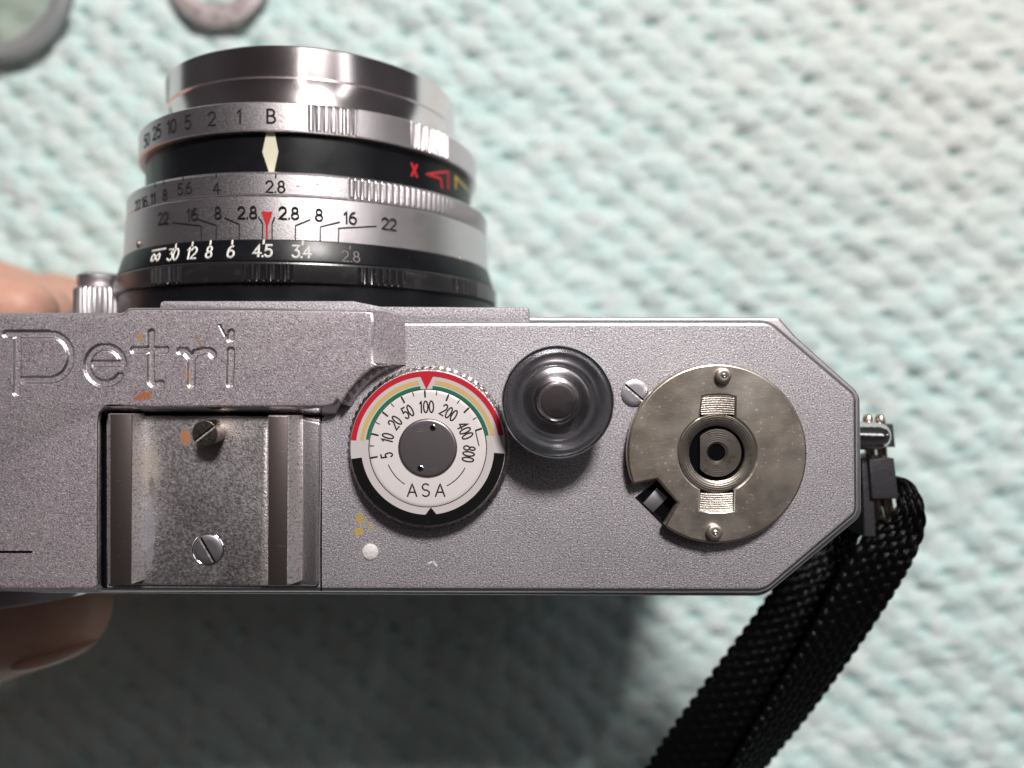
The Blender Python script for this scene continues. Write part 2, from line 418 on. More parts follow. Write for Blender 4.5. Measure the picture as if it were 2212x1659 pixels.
    # greyer, slightly warmer tone towards one corner
    mp = N.new('ShaderNodeMapping'); mp.vector_type = 'TEXTURE'; mp.inputs['Location'].default_value = (11.5, 8.0, -9); mp.inputs['Scale'].default_value = (9, 6.5, 4); L.new(co, mp.inputs['Vector'])
    ln = N.new('ShaderNodeVectorMath'); ln.operation = 'LENGTH'; L.new(mp.outputs['Vector'], ln.inputs[0])
    ad = N.new('ShaderNodeMath'); ad.operation = 'ADD'; L.new(ln.outputs['Value'], ad.inputs[0]); L.new(noise(.6), ad.inputs[1])
    c = mix(ramp(ad.outputs[0], 1.7, .7), c, (.74, .77, .745))
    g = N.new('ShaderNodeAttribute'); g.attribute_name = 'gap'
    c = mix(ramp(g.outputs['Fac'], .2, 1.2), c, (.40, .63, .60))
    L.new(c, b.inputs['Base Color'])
    bp = N.new('ShaderNodeBump'); bp.inputs['Strength'].default_value = .6; bp.inputs['Distance'].default_value = .07; L.new(noise(18), bp.inputs['Height']); L.new(bp.outputs['Normal'], b.inputs['Normal'])
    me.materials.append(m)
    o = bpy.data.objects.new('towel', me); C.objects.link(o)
    tag(o, kind='structure')
towel()

# ================================================================ the photographic camera
cm = empty('rangefinder_camera', (-2.5, -.85, -8.6), 'silver 35mm rangefinder film camera seen from above with lens pointing to the top', 'camera')

# lower body -------------------------------------------------------------
bx = pxpoly([(-560, 700, 60), (-560, 1230, 60), (-420, 1262, 60), (1640, 1262, 60), (1835, 1105, 40), (1832, 860, 40), (1650, 692, 20)], -.25)
link('leather_body', prism(bx, -1.3, -8.2), M['leather'], cm)
fr = pxpoly([(-600, 680, 30), (-600, 1279, 30), (1652, 1289, 56), (1862, 1115, 36), (1859, 850, 40), (1722, 728, 6), (1684, 685.5, 9)], -.14)
link('front_shell', prism(fr, -.14, -1.3, .035), M['barrel'], cm)
link('base_plate', prism(bx, -8.2, -8.55, .06), M['barrel'], cm)

# deck --------------------------------------------------------------------
dk = [(-585, 690, 60), (-640, 900, 60), (-600, 1281, 60), (1655, 1285, 62), (1859, 1112, 36), (1857, 850, 36), (1668, 689, 60)]
dko = pxpoly(dk, 0, 10)
bm = prism(dko, 0, -.6, .10, 6)
# slot pocket in the deck under the notch of the winding disc is a separate dark part laid in
M['edge'] = mat('shinier_chrome_edge', (.66, .62, .64), 1, .34, bump=(50, .25, .01))  # paler, shinier chrome for bevels and letter grooves
bm.normal_update()
for f_ in bm.faces:
    if f_.normal.z < .98: f_.material_index = 1
deck = link('top_plate', bm, M['deck'], cm); deck.data.materials.append(M['edge'])

# raised housing with engraved lettering -----------------------------------
ac = P(925, 969, ZH)
top_px = [(-560, 678), (258, 680), (268, 676), (276, 668), (290, 667), (560, 668), (790, 672), (803, 676), (805, 700), (804, 740), (803, 784)]
bot_px = [(-585, 674), (262, 676), (271, 673), (279, 666), (290, 665), (560, 665), (830, 672), (872, 683), (876, 705), (876, 750), (876, 788)]
arc_t = [(925 + 212 * math.cos(a), 969 - 212 * math.sin(a)) for a in [R_(122 + k * 4.4) for k in range(8)]]
arc_b = [(925 + 190 * math.cos(a), 969 - 190 * math.sin(a)) for a in [R_(108 + k * 6.2) for k in range(8)]]
tail_t = [(728, 862), (718, 874), (700, 878), (500, 879), (300, 880), (238, 878), (224, 881), (214, 892), (211, 910), (210, 1100), (210, 1262), (207, 1270), (198, 1273), (-560, 1270)]
tail_b = [(739, 878), (730, 893), (712, 899), (500, 893), (300, 893), (248, 892), (233, 893), (222, 897), (223, 910), (223, 1100), (223, 1268), (221, 1276), (208, 1279), (-585, 1275)]
hz0 = .01
tw = [P(x, y, ZH) for x, y in top_px + arc_t + tail_t]
bw = [P(x, y, hz0) for x, y in bot_px + arc_b + tail_b]
bm = loft(tw, bw, .030, 4, cap_bottom=False)
bm.faces.ensure_lookup_table()
ft = max((f for f in bm.faces if f.normal.z > .99), key=lambda f: f.calc_area())
loop = [v.co.copy() for v in ft.verts]
bmesh.ops.delete(bm, geom=[ft], context='FACES_ONLY')
# engraved patch
def ep(zx, zy): return P(zx * .3255, 540 + zy * .3255, ZH)[:2]
def earc(cx, cy, rx, ry, a0, a1, n=16): return [(cx + rx * math.cos(R_(a0 + (a1 - a0) * i / n)), cy - ry * math.sin(R_(a0 + (a1 - a0) * i / n))) for i in range(n + 1)]
strokes = [
 [(40, 558), (330, 558)] + earc(330, 709, 137, 151, 90, -90) + [(115, 860)], [(115, 575), (108, 945)],
 [(615, 752), (812, 752)] + earc(697, 765, 120, 122, 5, 325, 26),
 [(1003, 550), (1000, 850)] + earc(1025, 860, 25, 30, 180, 270, 5) + [(1068, 888)], [(888, 662), (1098, 662)],
 [(1195, 670), (1225, 668), (1268, 715), (1266, 890)], [(1268, 725), (1300, 680)] + earc(1365, 712, 52, 45, 125, 20, 8),
 [(1530, 668), (1526, 888)], [(1533, 550), (1530, 588)],
]
segs = []
for s_ in strokes:
    q = [ep(*p) for p in s_]
    for a, b in zip(q[:-1], q[1:]): segs.append((*a, *b))
px0, px1, py0, py1 = -20, 540, 700, 874
a0 = P(px0, py1, ZH); a1 = P(px1, py0, ZH); step = .0105
nx = int((a1.x - a0.x) / step); ny = int((a1.y - a0.y) / step)
gx, gy = np.meshgrid(np.linspace(a0.x, a1.x, nx), np.linspace(a0.y, a1.y, ny))
dist = np.full(gx.shape, 9.0)
for (ax_, ay_, bx_, by_) in segs:
    dx, dy = bx_ - ax_, by_ - ay_; L2 = dx * dx + dy * dy + 1e-12
    tt = np.clip(((gx - ax_) * dx + (gy - ay_) * dy) / L2, 0, 1)
    dist = np.minimum(dist, np.hypot(gx - ax_ - tt * dx, gy - ay_ - tt * dy))
hw_ = .041; t_ = np.clip((hw_ + .006 - dist) / .018, 0, 1); dep = -.026 * t_ * t_ * (3 - 2 * t_)
# one long scratch running into the i
sx0, sy0 = P(463, 682, ZH)[:2]; sx1, sy1 = P(486, 725, ZH)[:2]
dx, dy = sx1 - sx0, sy1 - sy0; tt = np.clip(((gx - sx0) * dx + (gy - sy0) * dy) / (dx * dx + dy * dy), 0, 1)
ds = np.hypot(gx - sx0 - tt * dx, gy - sy0 - tt * dy); dep = np.minimum(dep, -.010 * np.clip(1 - ds / .018, 0, 1))
dep[0] = dep[-1] = 0; dep[:, 0] = dep[:, -1] = 0
vs = [bm.verts.new((gx[j, i], gy[j, i], ZH + dep[j, i])) for j in range(ny) for i in range(nx)]
for j in range(ny - 1):
    for i in range(nx - 1): bm.faces.new((vs[j * nx + i], vs[j * nx + i + 1], vs[(j + 1) * nx + i + 1], vs[(j + 1) * nx + i]))
hole = [Vector((a0.x, a0.y, ZH)), Vector((a1.x, a0.y, ZH)), Vector((a1.x, a1.y, ZH)), Vector((a0.x, a1.y, ZH))]
allv = loop + hole
tv = [bm.verts.new(p) for p in allv]
for tri in tessellate_polygon([loop, hole]):
    try:
        f_ = bm.faces.new([tv[k] for k in tri]); f_.normal_update()
        if f_.normal.z < 0: f_.normal_flip()
    except ValueError: pass
bmesh.ops.remove_doubles(bm, verts=[v for v in bm.verts], dist=2e-4)
M['wall'] = mat('polished_housing_wall', (.52, .49, .50), 1, .16, bump=(6, .05, .02), rvar=(5, .12, .24))
bm.normal_update(); ylim = P(0, 790, .1).y; xl = P(150, 0, .1).x; ybk = P(0, 1266, .1).y
for f_ in bm.faces:
    c_ = f_.calc_center_median()
    inp = a0.x < c_.x < a1.x and c_.y > a0.y and abs(c_.z - ZH) < .03 and c_.y < a1.y
    if inp and f_.normal.z < .93: f_.material_index = 2
    elif .1 < f_.normal.z < .98 and c_.y > ylim and f_.calc_area() < .03: f_.material_index = 2
    if not inp and c_.y < ylim and f_.normal.z < .6 and c_.x > xl and c_.y > ybk: f_.material_index = 1
housing = link('raised_housing', bm, M['housing'], cm, angle=50)
housing.data.materials.append(M['wall']); housing.data.materials.append(M['edge'])
gp = pxpoly([(217, 890), (217, 1270), (231, 1270), (231, 897), (700, 901), (700, 890)], .004)
link('housing_shadow_strip', prism(gp, .004, .001), M['dark'], cm)  # black strip on the deck, painting the shadow in the gap beside the housing
# slit in the left block
a = P(-40, 1189.5, ZH); b_ = P(70, 1194.5, ZH)
link('counter_slit', box(a.x, b_.x, b_.y, a.y, ZH - .01, ZH + .003), M['dark'], cm)

# lens mount plate in front -------------------------------------------------
mp_ = pxpoly([(343, 690, 0), (345, 650, 10), (762, 650, 20), (822, 662, 20), (1143, 664, 6), (1146, 700, 0)], -.04)
link('lens_mount_plate', prism(mp_, -.04, -3.0, .022), M['deck'], cm)

# accessory shoe ------------------------------------------------------------
def shoebar(x0t, x1t, x0b, x1b, y0, y1, zt, zb, m, name, par, bev=.006):
    t = [P(x0t, y0, zt), P(x1t, y0, zt), P(x1t, y1, zt), P(x0t, y1, zt)]
    yb0, yb1 = t[0].y, t[2].y
    bt = [Vector((P(x0b, 0, zb).x, yb0, zb)), Vector((P(x1b, 0, zb).x, yb0, zb)), Vector((P(x1b, 0, zb).x, yb1, zb)), Vector((P(x0b, 0, zb).x, yb1, zb))]
    return link(name, loft(t, bt, bev, 2), m, par)
floor = pxpoly([(229, 897, 0), (229, 1263, 6), (688, 1267, 14), (692, 905, 6), (650, 899, 4)], .045)
shoe = link('accessory_shoe', prism(floor, .045, .002, .02, 3), M['shoe'], cm)
shoebar(233, 283, 240, 312, 894, 1262, .26, .046, M['shoeedge'], 'shoe_rail', shoe, .028)
shoebar(579, 621, 583, 655, 898, 1264, .26, .046, M['shoeedge'], 'shoe_rail', shoe, .028)
def sheet(pts, z, name, m, par):
    bm = bmesh.new(); vv = [bm.verts.new((p[0], p[1], z)) for p in pts]; f = bm.faces.new(vv); f.normal_update()
    if f.normal.z < 0: f.normal_flip()
    return link(name, bm, m, par, smooth=False)
link('rail_lip', prism(pxpoly([(238, 895), (238, 1262), (282, 1262), (284, 895)], .275), .275, .255, .004, 2), M['lip'], shoe)
link('rail_lip', prism(pxpoly([(580, 900), (579, 1264), (619, 1264), (621, 900)], .275), .275, .255, .004, 2), M['lip'], shoe)
link('rail_guide', prism(pxpoly([(566, 925, 6), (561, 1264), (577, 1264), (578, 922)], .17), .17, .11, .01, 2), M['shoeedge'], shoe)
link('shoe_flange', prism(pxpoly([(650, 903), (650, 1265), (688, 1267, 12), (693, 912, 8)], .08), .08, .03, .03, 3), M['barrel'], shoe)
link('plate_seam', box(P(692, 0, 0).x, P(695.5, 0, 0).x, P(0, 1277, 0).y, P(0, 900, 0).y, -.002, .003), M['dark'], cm)

def screw(px, py, rpx, z, hgt, slot_ang, m, par, name='screw', dome=.02):
    c = P(px, py, z); r = rpx * (D - z) / F
    ob = link(name, lathe([(0, dome), (r * .6, dome * .97), (r * .93, dome * .85), (r, dome * .4), (r, -hgt)], c, n=40), m, par)
    s = box(c.x - r * .96, c.x + r * .96, c.y - r * .04, c.y + r * .09, z - .005, z + dome + .003)
    link('screw_slot', rot_about(s, c, slot_ang), M['dark'], ob)
    s = box(c.x - r * .93, c.x + r * .93, c.y - r * .17, c.y - r * .045, z - .003, z + dome + .004)
    link('slot_edge', rot_about(s, c, slot_ang), M['shoeedge'], ob)
    return ob
screw(443, 936, 28, .30, .26, R_(38), M['rustscrew'], shoe)
ws = P(449, 1187, .047)
link('screw_seat', lathe([(.178, .0), (.187, .006), (.196, .0)], ws, n=40), M['bright'], shoe)
screw(449, 1187, 31, .05, .03, R_(-60), M['screw'], shoe, dome=.012)

# film speed dial -------------------------------------------------------------
ZD = .26
dc = P(924, 968, ZD); U = 167 / 570 * (D - ZD) / F      # zoom unit -> cm
kn = 64
def knurl(th, r, h): return .018 * abs(math.sin(th * kn / 2)) - .01 if r > .94 else 0
dial = link('film_speed_dial', lathe([(.85, -.26), (.95, -.255), (.965, -.23), (.965, -.13), (.935, -.11), (.930, -.03), (.918, -.006), (.905, -.002), (0, -.002)], dc, n=512, fn=knurl), M['dialrim'], cm)
def ann(r0, r1, a0, a1, z, thick=0, name='', m=None, n=None):
    n = n or max(4, int(abs(a1 - a0) / 2))
    pts = [(dc.x + r1 * U * math.sin(R_(a0 + (a1 - a0) * i / n)), dc.y + r1 * U * math.cos(R_(a0 + (a1 - a0) * i / n))) for i in range(n + 1)]
    pts += [(dc.x + r0 * U * math.sin(R_(a1 - (a1 - a0) * i / n)), dc.y + r0 * U * math.cos(R_(a1 - (a1 - a0) * i / n))) for i in range(n + 1)]
    bm = bmesh.new(); k = n + 1
    vv = [bm.verts.new((p[0], p[1], z)) for p in pts]
    for i in range(n):
        f = bm.faces.new((vv[i], vv[i + 1], vv[2 * k - 2 - i], vv[2 * k - 1 - i])); f.normal_update()
        if f.normal.z < 0: f.normal_flip()
    return link(name, bm, m, dial, smooth=False)
link('scale_plate', lathe([(0, .004), (568 * U, .004), (572 * U, -.004)], dc, n=128), M['dialcream'], dial)
z1 = dc.z + .006
ann(529, 568, -84, 80, z1, name='red_scale_band', m=M['dialred'], n=90)
for (s0, s1) in ((-83, -7.7), (6.1, 79)): ann(472, 502, s0, s1, z1, name='ochre_scale_band', m=M['dialyellow'], n=40)
for (s0, s1) in ((-82, -6.8), (4.5, 78)): ann(438, 460, s0, s1, z1, name='green_scale_band', m=M['dialgreen'], n=40)
for (s0, s1) in ((94, 178), (178, 262)): ann(490, 568, s0, s1, z1, name='black_scale_band', m=M['dialblack'], n=44)
def dpt(x, y): return (dc.x + x * U, dc.y + y * U)
sheet([dpt(-55, 530), dpt(40, 530), dpt(-9, 434)], z1 + .0015, 'red_index', M['dialred'], dial)
sheet([dpt(-22, -496), dpt(68, -490), dpt(24, -437)], z1 + .0015, 'black_index', M['dialblack'], dial)
link('dial_disc', lathe([(0, .014), (405 * U, .012), (428 * U, .006), (433 * U, -.0)], dc, n=96), M['dialwhite'], dial)
link('disc_edge', lathe([(430 * U, .004), (433.5 * U, .0085), (437 * U, .004)], dc, n=96), M['ink'], dial)
z2 = .0145
def dmap(ang, rad):
    ca, sa = math.cos(R_(ang)), math.sin(R_(ang))
    def fn(u, v, h):
        rr = v + rad * U
        return (dc.x + sa * rr + ca * u, dc.y + ca * rr - sa * u, dc.z + z2 + h)
    return fn
for s_, a_ in (('5', -100), ('10', -75.5), ('20', -51.7), ('50', -28.6), ('100', -1.3), ('200', 30.7), ('400', 64.8), ('800', 97.8)):
    link('number', ribbon(text_paths(s_, 84 * U, .64, .10), 5.6 * U, .002, dmap(a_, 305)), M['ink'], dial)
for s_, x_ in (('A', -114), ('S', -14), ('A', 92)):
    def f3(u, v, h, x_=x_): return (dc.x + x_ * U + u, dc.y - 308 * U + v, dc.z + z2 + h)
    link('letter', ribbon(text_paths(s_, 92 * U, 1.02), 5.6 * U, .002, f3), M['ink'], dial)
for (b0, b1, r_) in ((-113, -147, 313), (152.5, 118, 311)):
    def f4(u, v, h): return (dc.x + u, dc.y + v, dc.z + z2 + h)
    link('arc_line', ribbon([[(r_ * U * math.sin(R_(b0 + (b1 - b0) * i / 16)), r_ * U * math.cos(R_(b0 + (b1 - b0) * i / 16))) for i in range(17)]], 3.6 * U, .002, f4), M['ink'], dial)
for k in range(15):
    a_ = -99.6 + 12.1 * k; lg = k % 2 == 0
    link('tick', ribbon([[(0, (422 if lg else 424) * U), (0, (378 if lg else 396) * U)]], (6.5 if lg else 3.6) * U, .002, dmap(a_, 0)), M['ink'], dial)
link('bracket_line', ribbon([[(dpt(x, y)[0] - dc.x, dpt(x, y)[1] - dc.y) for x, y in ((352, 132), (362, 85), (378, 20))]], 4 * U, .002, f4), M['ink'], dial)
hub = link('dial_hub', lathe([(0, .034), (190 * U, .0338), (200 * U, .0335), (207 * U, .0325), (216 * U, .022), (220 * U, .008)], dc, n=64), M['hub'], dial)
for (x, y) in ((40, 150), (-52, -148)):
    p = dpt(x, y)
    link('pin_hole', lathe([(0, .0355), (12 * U, .036), (19 * U, .038), (24 * U, .034)], (p[0], p[1], dc.z), n=20), M['bright'], dial)
    link('pin_hole_bottom', lathe([(0, .0375), (11 * U, .0375)], (p[0] - .004, p[1] + .004, dc.z), n=16), M['dark'], dial)

# shutter release cup ----------------------------------------------------------
ZR = .62
rc = P(1205, 868, ZR); k_ = (D - ZR) / F
r0 = 122 * k_
cup = link('release_collar', lathe([(r0 * .72, -.60), (r0 * .72, -.30), (r0 * .96, -.12), (r0 * 1.0, -.05), (r0 * 1.0, -.012), (r0 * .985, 0), (r0 * .955, 0), (r0 * .94, -.015), (r0 * .915, -.06), (r0 * .87, -.115), (r0 * .81, -.165), (r0 * .74, -.205), (r0 * .67, -.235), (r0 * .655, -.255), (r0 * .60, -.28), (r0 * .50, -.305), (0, -.31)], rc, n=96),
     mat('blued_chrome_cup', (.86, .90, .93), 1, .14), cm)
pc = (rc.x - .012, rc.y + .01, rc.z)
r1 = 45 * k_
link('release_plunger', lathe([(0, .172), (r1 * .72, .171), (r1 * .78, .170), (r1 * .83, .168), (r1 * .87, .158), (r1 * .90, .135), (r1 * .92, -.02), (r1 * .96, -.045), (r1 * 1.10, -.06), (r1 * 1.14, -.08), (r1 * 1.14, -.32)], pc, n=64), mat('plunger_steel', (.58, .51, .53), 1, .24, bump=(8, .06, .02), var=[(4, .50, .56, (.42, .39, .40))]), cup)

# winding disc ------------------------------------------------------------------
ZW = .20
wc = P(1549.5, 979.5, ZW); V = 193 / 660 * (D - ZW) / F
def wp(x, y): return (wc.x + x * V, wc.y - y * V)       # zoom offsets, y down
def circ(r, a0, a1, n, cx=0, cy=0): return [(cx + r * math.cos(R_(a0 + (a1 - a0) * i / n)), cy + r * math.sin(R_(a0 + (a1 - a0) * i / n))) for i in range(n + 1)]
aA = math.degrees(math.atan2(213, -615)); aD = math.degrees(math.atan2(535, -375))
outer = circ(648, aA, aD + 360, 110)
outer = outer + [(-275, 362), (-440, 175)]
# inner opening: circle with two lug slots
io = circ(302, -62, 64, 20) + [(132, 432), (60, 442), (0, 444), (-60, 442), (-142, 428)] + circ(302, 117, 242, 20) + [(-118, -430), (-60, -441), (15, -443), (80, -441), (145, -426)]
def plate_hole(outer, inner, z1, z0, bev=.012):
    bm = bmesh.new()
    o2 = [Vector((*wp(*p), z1)) for p in outer]; i2 = [Vector((*wp(*p), z1)) for p in inner]
    allp = o2 + i2; tvv = [bm.verts.new(p) for p in allp]; bvv = [bm.verts.new((p.x, p.y, z0)) for p in allp]
    for tri in tessellate_polygon([o2, i2]):
        f = bm.faces.new([tvv[k] for k in tri]); f.normal_update()
        if f.normal.z < 0: f.normal_flip()
    for (s, e, sg) in ((0, len(o2), 1), (len(o2), len(allp), 1)):
        n = e - s; loop = [allp[i] for i in range(s, e)]
        area2 = sum(loop[i].x * loop[(i + 1) % n].y - loop[(i + 1) % n].x * loop[i].y for i in range(n))
        d = (1 if area2 > 0 else -1) * (1 if s == 0 else -1)
        prev = tvv[s:e]
        prev = [bm.verts.new(v.co) for v in prev]      # own verts: the flat top keeps its own normals
        for a_ in (30, 60, 90, None):
            ring_ = []
            for i in range(n):
                t = (loop[(i + 1) % n] - loop[i - 1]).normalized(); nn = Vector((t.y, -t.x, 0)) * d
                if a_ is None: q = loop[i] + nn * bev; z = z0
                else: q = loop[i] + nn * bev * math.sin(R_(a_)); z = z1 - bev * (1 - math.cos(R_(a_)))
                ring_.append(bm.verts.new((q.x, q.y, z)))
            for i in range(n):
                j = (i + 1) % n; bm.faces.new([prev[i], ring_[i], ring_[j], prev[j]])
            prev = ring_
    bmesh.ops.recalc_face_normals(bm, faces=bm.faces[:])
    for f in bm.faces:
        if f.normal.z < -.01: f.normal_flip()
    return bm
wd_ = link('winding_disc', plate_hole(outer, io, ZW, .09, .028), M['nickel'], cm)
base_z = ZW - .06
link('disc_base', lathe([(0, 0), (340 * V, 0), (340 * V, -.13)], (wc.x, wc.y, base_z), n=64), M['dark'], wd_)
cx0 = (wc.x - .005, wc.y, ZW)
link('threaded_collar', lathe([(292 * V, -.05), (292 * V, -.012), (284 * V, .0), (215 * V, .004), (205 * V, -.006), (205 * V, -.08)], cx0, n=96), M['nickelring'], wd_)
for (y0, y1, xa, xb) in ((-432, -292, -116, 138), (292, 432, -136, 124)):
    n = 9; vv = []; ff = []
    sgn = -1 if y0 < 0 else 1
    for i in range(n * 2):
        r_ = 292 + (432 - 292) * i / (n * 2 - 1)
        z = ZW - .012 - (.010 if i % 2 else 0)
        for k in range(9):
            x = xa + (xb - xa) * k / 8; y = sgn * (r_ - .00042 * (x - (xa + xb) / 2) ** 2)
            vv.append((*wp(x, y), z))
    for i in range(n * 2 - 1):
        for k in range(8): ff.append((i * 9 + k, i * 9 + k + 1, (i + 1) * 9 + k + 1, (i + 1) * 9 + k))
    me = pydata('lug', vv, ff); bb = bmesh.new(); bb.from_mesh(me)
    bmesh.ops.recalc_face_normals(bb, faces=bb.faces[:])
    if sum(f.normal.z for f in bb.faces) < 0: bmesh.ops.reverse_faces(bb, faces=bb.faces[:])
    link('threaded_lug', bb, mat('lug_nickel', (.62, .57, .52), 1, .3, bump=(40, .2, .01)) if sgn < 0 else bpy.data.materials['lug_nickel'], wd_, angle=20)
# bushing with flat on its left
bc = (wc.x + 3 * V, wc.y + 4 * V)
bush_o = [(max(x, -128), y) for x, y in circ(176, 0, 360, 72)][:-1]
top = [(bc[0] + x * V, bc[1] + y * V) for x, y in bush_o]; hol = [(bc[0] + x * V, bc[1] + y * V) for x, y in circ(82, 0, 360, 40)][:-1]
bm = bmesh.new(); zt = ZW - .012
o2 = [Vector((*p, zt)) for p in top]; i2 = [Vector((*p, zt)) for p in hol]; tvv = [bm.verts.new(p) for p in o2 + i2]
for tri in tessellate_polygon([o2, i2]):
    f = bm.faces.new([tvv[k] for k in tri]); f.normal_update()
    if f.normal.z < 0: f.normal_flip()
lo = [bm.verts.new((p.x, p.y, zt - .12)) for p in o2]; n = len(o2)
for i in range(n): bm.faces.new([tvv[i], lo[i], lo[(i + 1) % n], tvv[(i + 1) % n]])
hl = [bm.verts.new((bc[0] + x * V, bc[1] + y * V, zt - .03)) for x, y in circ(64, 0, 360, 40)[:-1]]; hb = [bm.verts.new((bc[0] + x * V, bc[1] + y * V, zt - .6)) for x, y in circ(60, 0, 360, 40)[:-1]]
m_ = len(hl)
for i in range(m_):
    j = (i + 1) % m_
    bm.faces.new([tvv[n + i], tvv[n + j], hl[j], hl[i]]); bm.faces.new([hl[i], hl[j], hb[j], hb[i]])
bm.faces.new(hb)
bmesh.ops.recalc_face_normals(bm, faces=bm.faces[:])
link('bushing', bm, M['nickelring'], wd_, angle=30)
link('bushing_bore', lathe([(0, .0), (61 * V, 0)], (bc[0], bc[1], zt - .055), n=32), M['dark'], wd_)
for (x, y) in ((38, -573), (-27, 577)):
    p = wp(x, y)
    link('drive_pin', lathe([(0, .075), (10 * V, .088), (22 * V, .076), (40 * V, .080), (54 * V, .07), (58 * V, .055), (58 * V, -.02)], (p[0], p[1], ZW), n=32), M['nickel'], wd_)
# opening in the deck seen through the notch, with its cross bar
sp = P(1455, 1075, 0)
def zp(zx, zy, z): return P((2400 + zx / 1.843) * .54, (1350 + zy / 1.843) * .54, z)
def quad(pts, z1, z0, name, m, par, bev=.006):
    q = [zp(x, y, z1)[:2] for x, y in pts]; return link(name, prism([tuple(p) for p in q], z1, z0, bev, 2), m, par)
quad([(256, 1180), (430, 1040), (640, 1250), (488, 1412)], .006, -.01, 'slot_surround', M['bright'], cm)
quad([(276, 1176), (425, 1050), (630, 1240), (492, 1366)], .0105, 0, 'slot_opening', M['dark'], cm, 0)
quad([(318, 1222), (420, 1110), (500, 1180), (392, 1290)], .03, 0, 'slot_bar', M['screw'], cm)
screw(1371, 849, 29, .012, .012, R_(-41), M['screw'], cm, dome=.012)

# small things on the deck ------------------------------------------------------
wp_ = P(800, 1192, .0)
link('white_window_dot', lathe([(0, .03), (.07, .028), (.092, .015), (.098, .0)], wp_, n=32), M['whitedot'], cm)
for (x, y, a_, l_) in ((930, 1215, .5, .035), (941, 1219, -.9, .05)):
    c = P(x, y, 0); link('chip_mark', rot_about(box(c.x - l_, c.x + l_ * .6, c.y - .010, c.y + .010, -.001, .0025), c, a_), M['whitedot'], cm)

# ================================================================ lens
XC, HC = -3.19, 3.14
def cyl(px, py, R):
    dx = (px - CX) / F; dy = -(py - CY) / F
    # ray (dx t, dy t, D - t) ; (x-XC)^2 + (z+HC)^2 = R^2
    a = dx * dx + 1; b = -2 * (dx * XC + (D + HC)); c = XC * XC + (D + HC) ** 2 - R * R
    disc = max(b * b - 4 * a * c, 0); t = (-b - math.sqrt(disc)) / (2 * a)
    return math.atan2(dx * t - XC, D - t + HC), dy * t
LZ = lambda zx, zy, R: cyl(216 + zx * .41504, 54 + zy * .41504, R)
LC = (XC, 0, -HC)
def th_of(zx, R, zy=1000): return LZ(zx, zy, R)[0]
def ring(name, prof, m, fn=None, n=1080):
    return link(name, lathe(prof, LC, 'Y', n, fn, closed=False), m, cm, angle=28)
# front rim, inward bore so a side view shows the mouth of the lens
front = ring('front_ring', [(1.75, 4.0), (1.85, 4.45), (2.19, 4.50), (2.235, 4.51), (2.25, 4.49), (2.25, 4.10), (2.235, 4.09), (2.225, 4.075), (2.215, 3.76), (2.235, 3.71), (2.30, 3.665), (2.45, 3.64)], M['front'], n=240)
link('front_glass', lathe([(0, 4.15), (1.0, 4.08), (1.6, 3.95), (1.8, 3.9)], LC, 'Y', 64), mat('coated_lens_glass', (.01, .01, .02), 0, .03, spec=.8, coat=1), front)
def knurled(a0, a1, count, amp, y0, y1):
    def fn(th, r, h):
        t = (th + math.pi) % (2 * math.pi) - math.pi
        if a0 <= t <= a1 and y0 < h < y1:
            q = (t - a0) / (a1 - a0) * count; q = q - math.floor(q)
            return amp * (min(1, 2.6 * min(q, 1 - q)) - .35)
        return 0
    return fn
RS = 2.6
k1a, k1b = th_of(1080, RS, 500), th_of(1345, RS, 520); k2a, k2b = th_of(1612, RS, 600), th_of(1808, RS, 650)
fa = knurled(k1a, k1b, 7, .035, 3.27, 3.60); fb = knurled(k2a, k2b, 11, .035, 3.27, 3.60); fc = knurled(-2.4, -1.75, 14, .035, 3.27, 3.6)
def fs(th, r, h):
    if r < 2.55: return 0
    t = (th + math.pi) % (2 * math.pi) - math.pi
    base = .02 if k1b < t < k2b + .01 else 0
    return fa(th, r, h) + fb(th, r, h) + fc(th, r, h) + base
speed = ring('shutter_speed_ring', [(2.40, 3.64), (2.575, 3.63), (2.6, 3.61), (2.6, 3.595), (2.6, 3.28), (2.6, 3.265), (2.58, 3.25), (2.45, 3.25)], M['barrel'], fs, 1800)
RB = 2.51
index_ring = ring('black_index_ring', [(RB - .1, 3.27), (RB, 3.265), (RB, 2.70), (RB - .1, 2.695)], M['black'], n=240)
RA = 2.76
k3 = th_of(1292, RA, 850)
fk = knurled(k3, k3 + math.pi, 96, .022, 2.40, 2.66)
ap = ring('aperture_ring', [(RB - .05, 2.715), (2.60, 2.712), (2.70, 2.695), (2.745, 2.67), (RA, 2.645), (RA, 2.63), (RA, 2.42), (RA, 2.40), (RA - .012, 2.385), (RA - .06, 2.38)], M['barrel'], fk, 2880)
RD = 2.80
ds_ = ring('depth_scale_ring', [(RA - .08, 2.375), (2.765, 2.37), (2.775, 2.355), (RD, 1.83), (RD, 1.815), (RD - .05, 1.805)], M['barrel'], n=360)
RF = 2.86
def rf_at(Y): return 2.815 + (1.80 - Y) / .25 * .075
fsr = ring('focus_scale_ring', [(2.74, 1.812), (2.805, 1.808), (2.815, 1.80), (2.89, 1.55), (2.89, 1.535), (2.8, 1.53)], M['black'], n=360)
RG = 2.915
gr = [knurled(th_of(a_, RG, y), th_of(b_, RG, y), 7, .06, 1.27, 1.50) for a_, b_, y in ((275, 432, 1310), (745, 1002, 1290), (1340, 1582, 1320), (1830, 1952, 1400))]
grip = ring('focus_grip_ring', [(2.80, 1.535), (2.885, 1.53), (2.90, 1.515), (2.905, 1.495), (2.935, 1.485), (2.935, 1.29), (2.93, 1.275), (2.905, 1.262), (2.86, 1.255)], M['blackworn'],
    lambda th, r, h: (sum(g(th, r, h) for g in gr) if r > 2.93 else 0), 1800)
ring('lens_base_ring', [(2.80, 1.26), (2.875, 1.25), (2.875, .80)], M['black'], n=240)

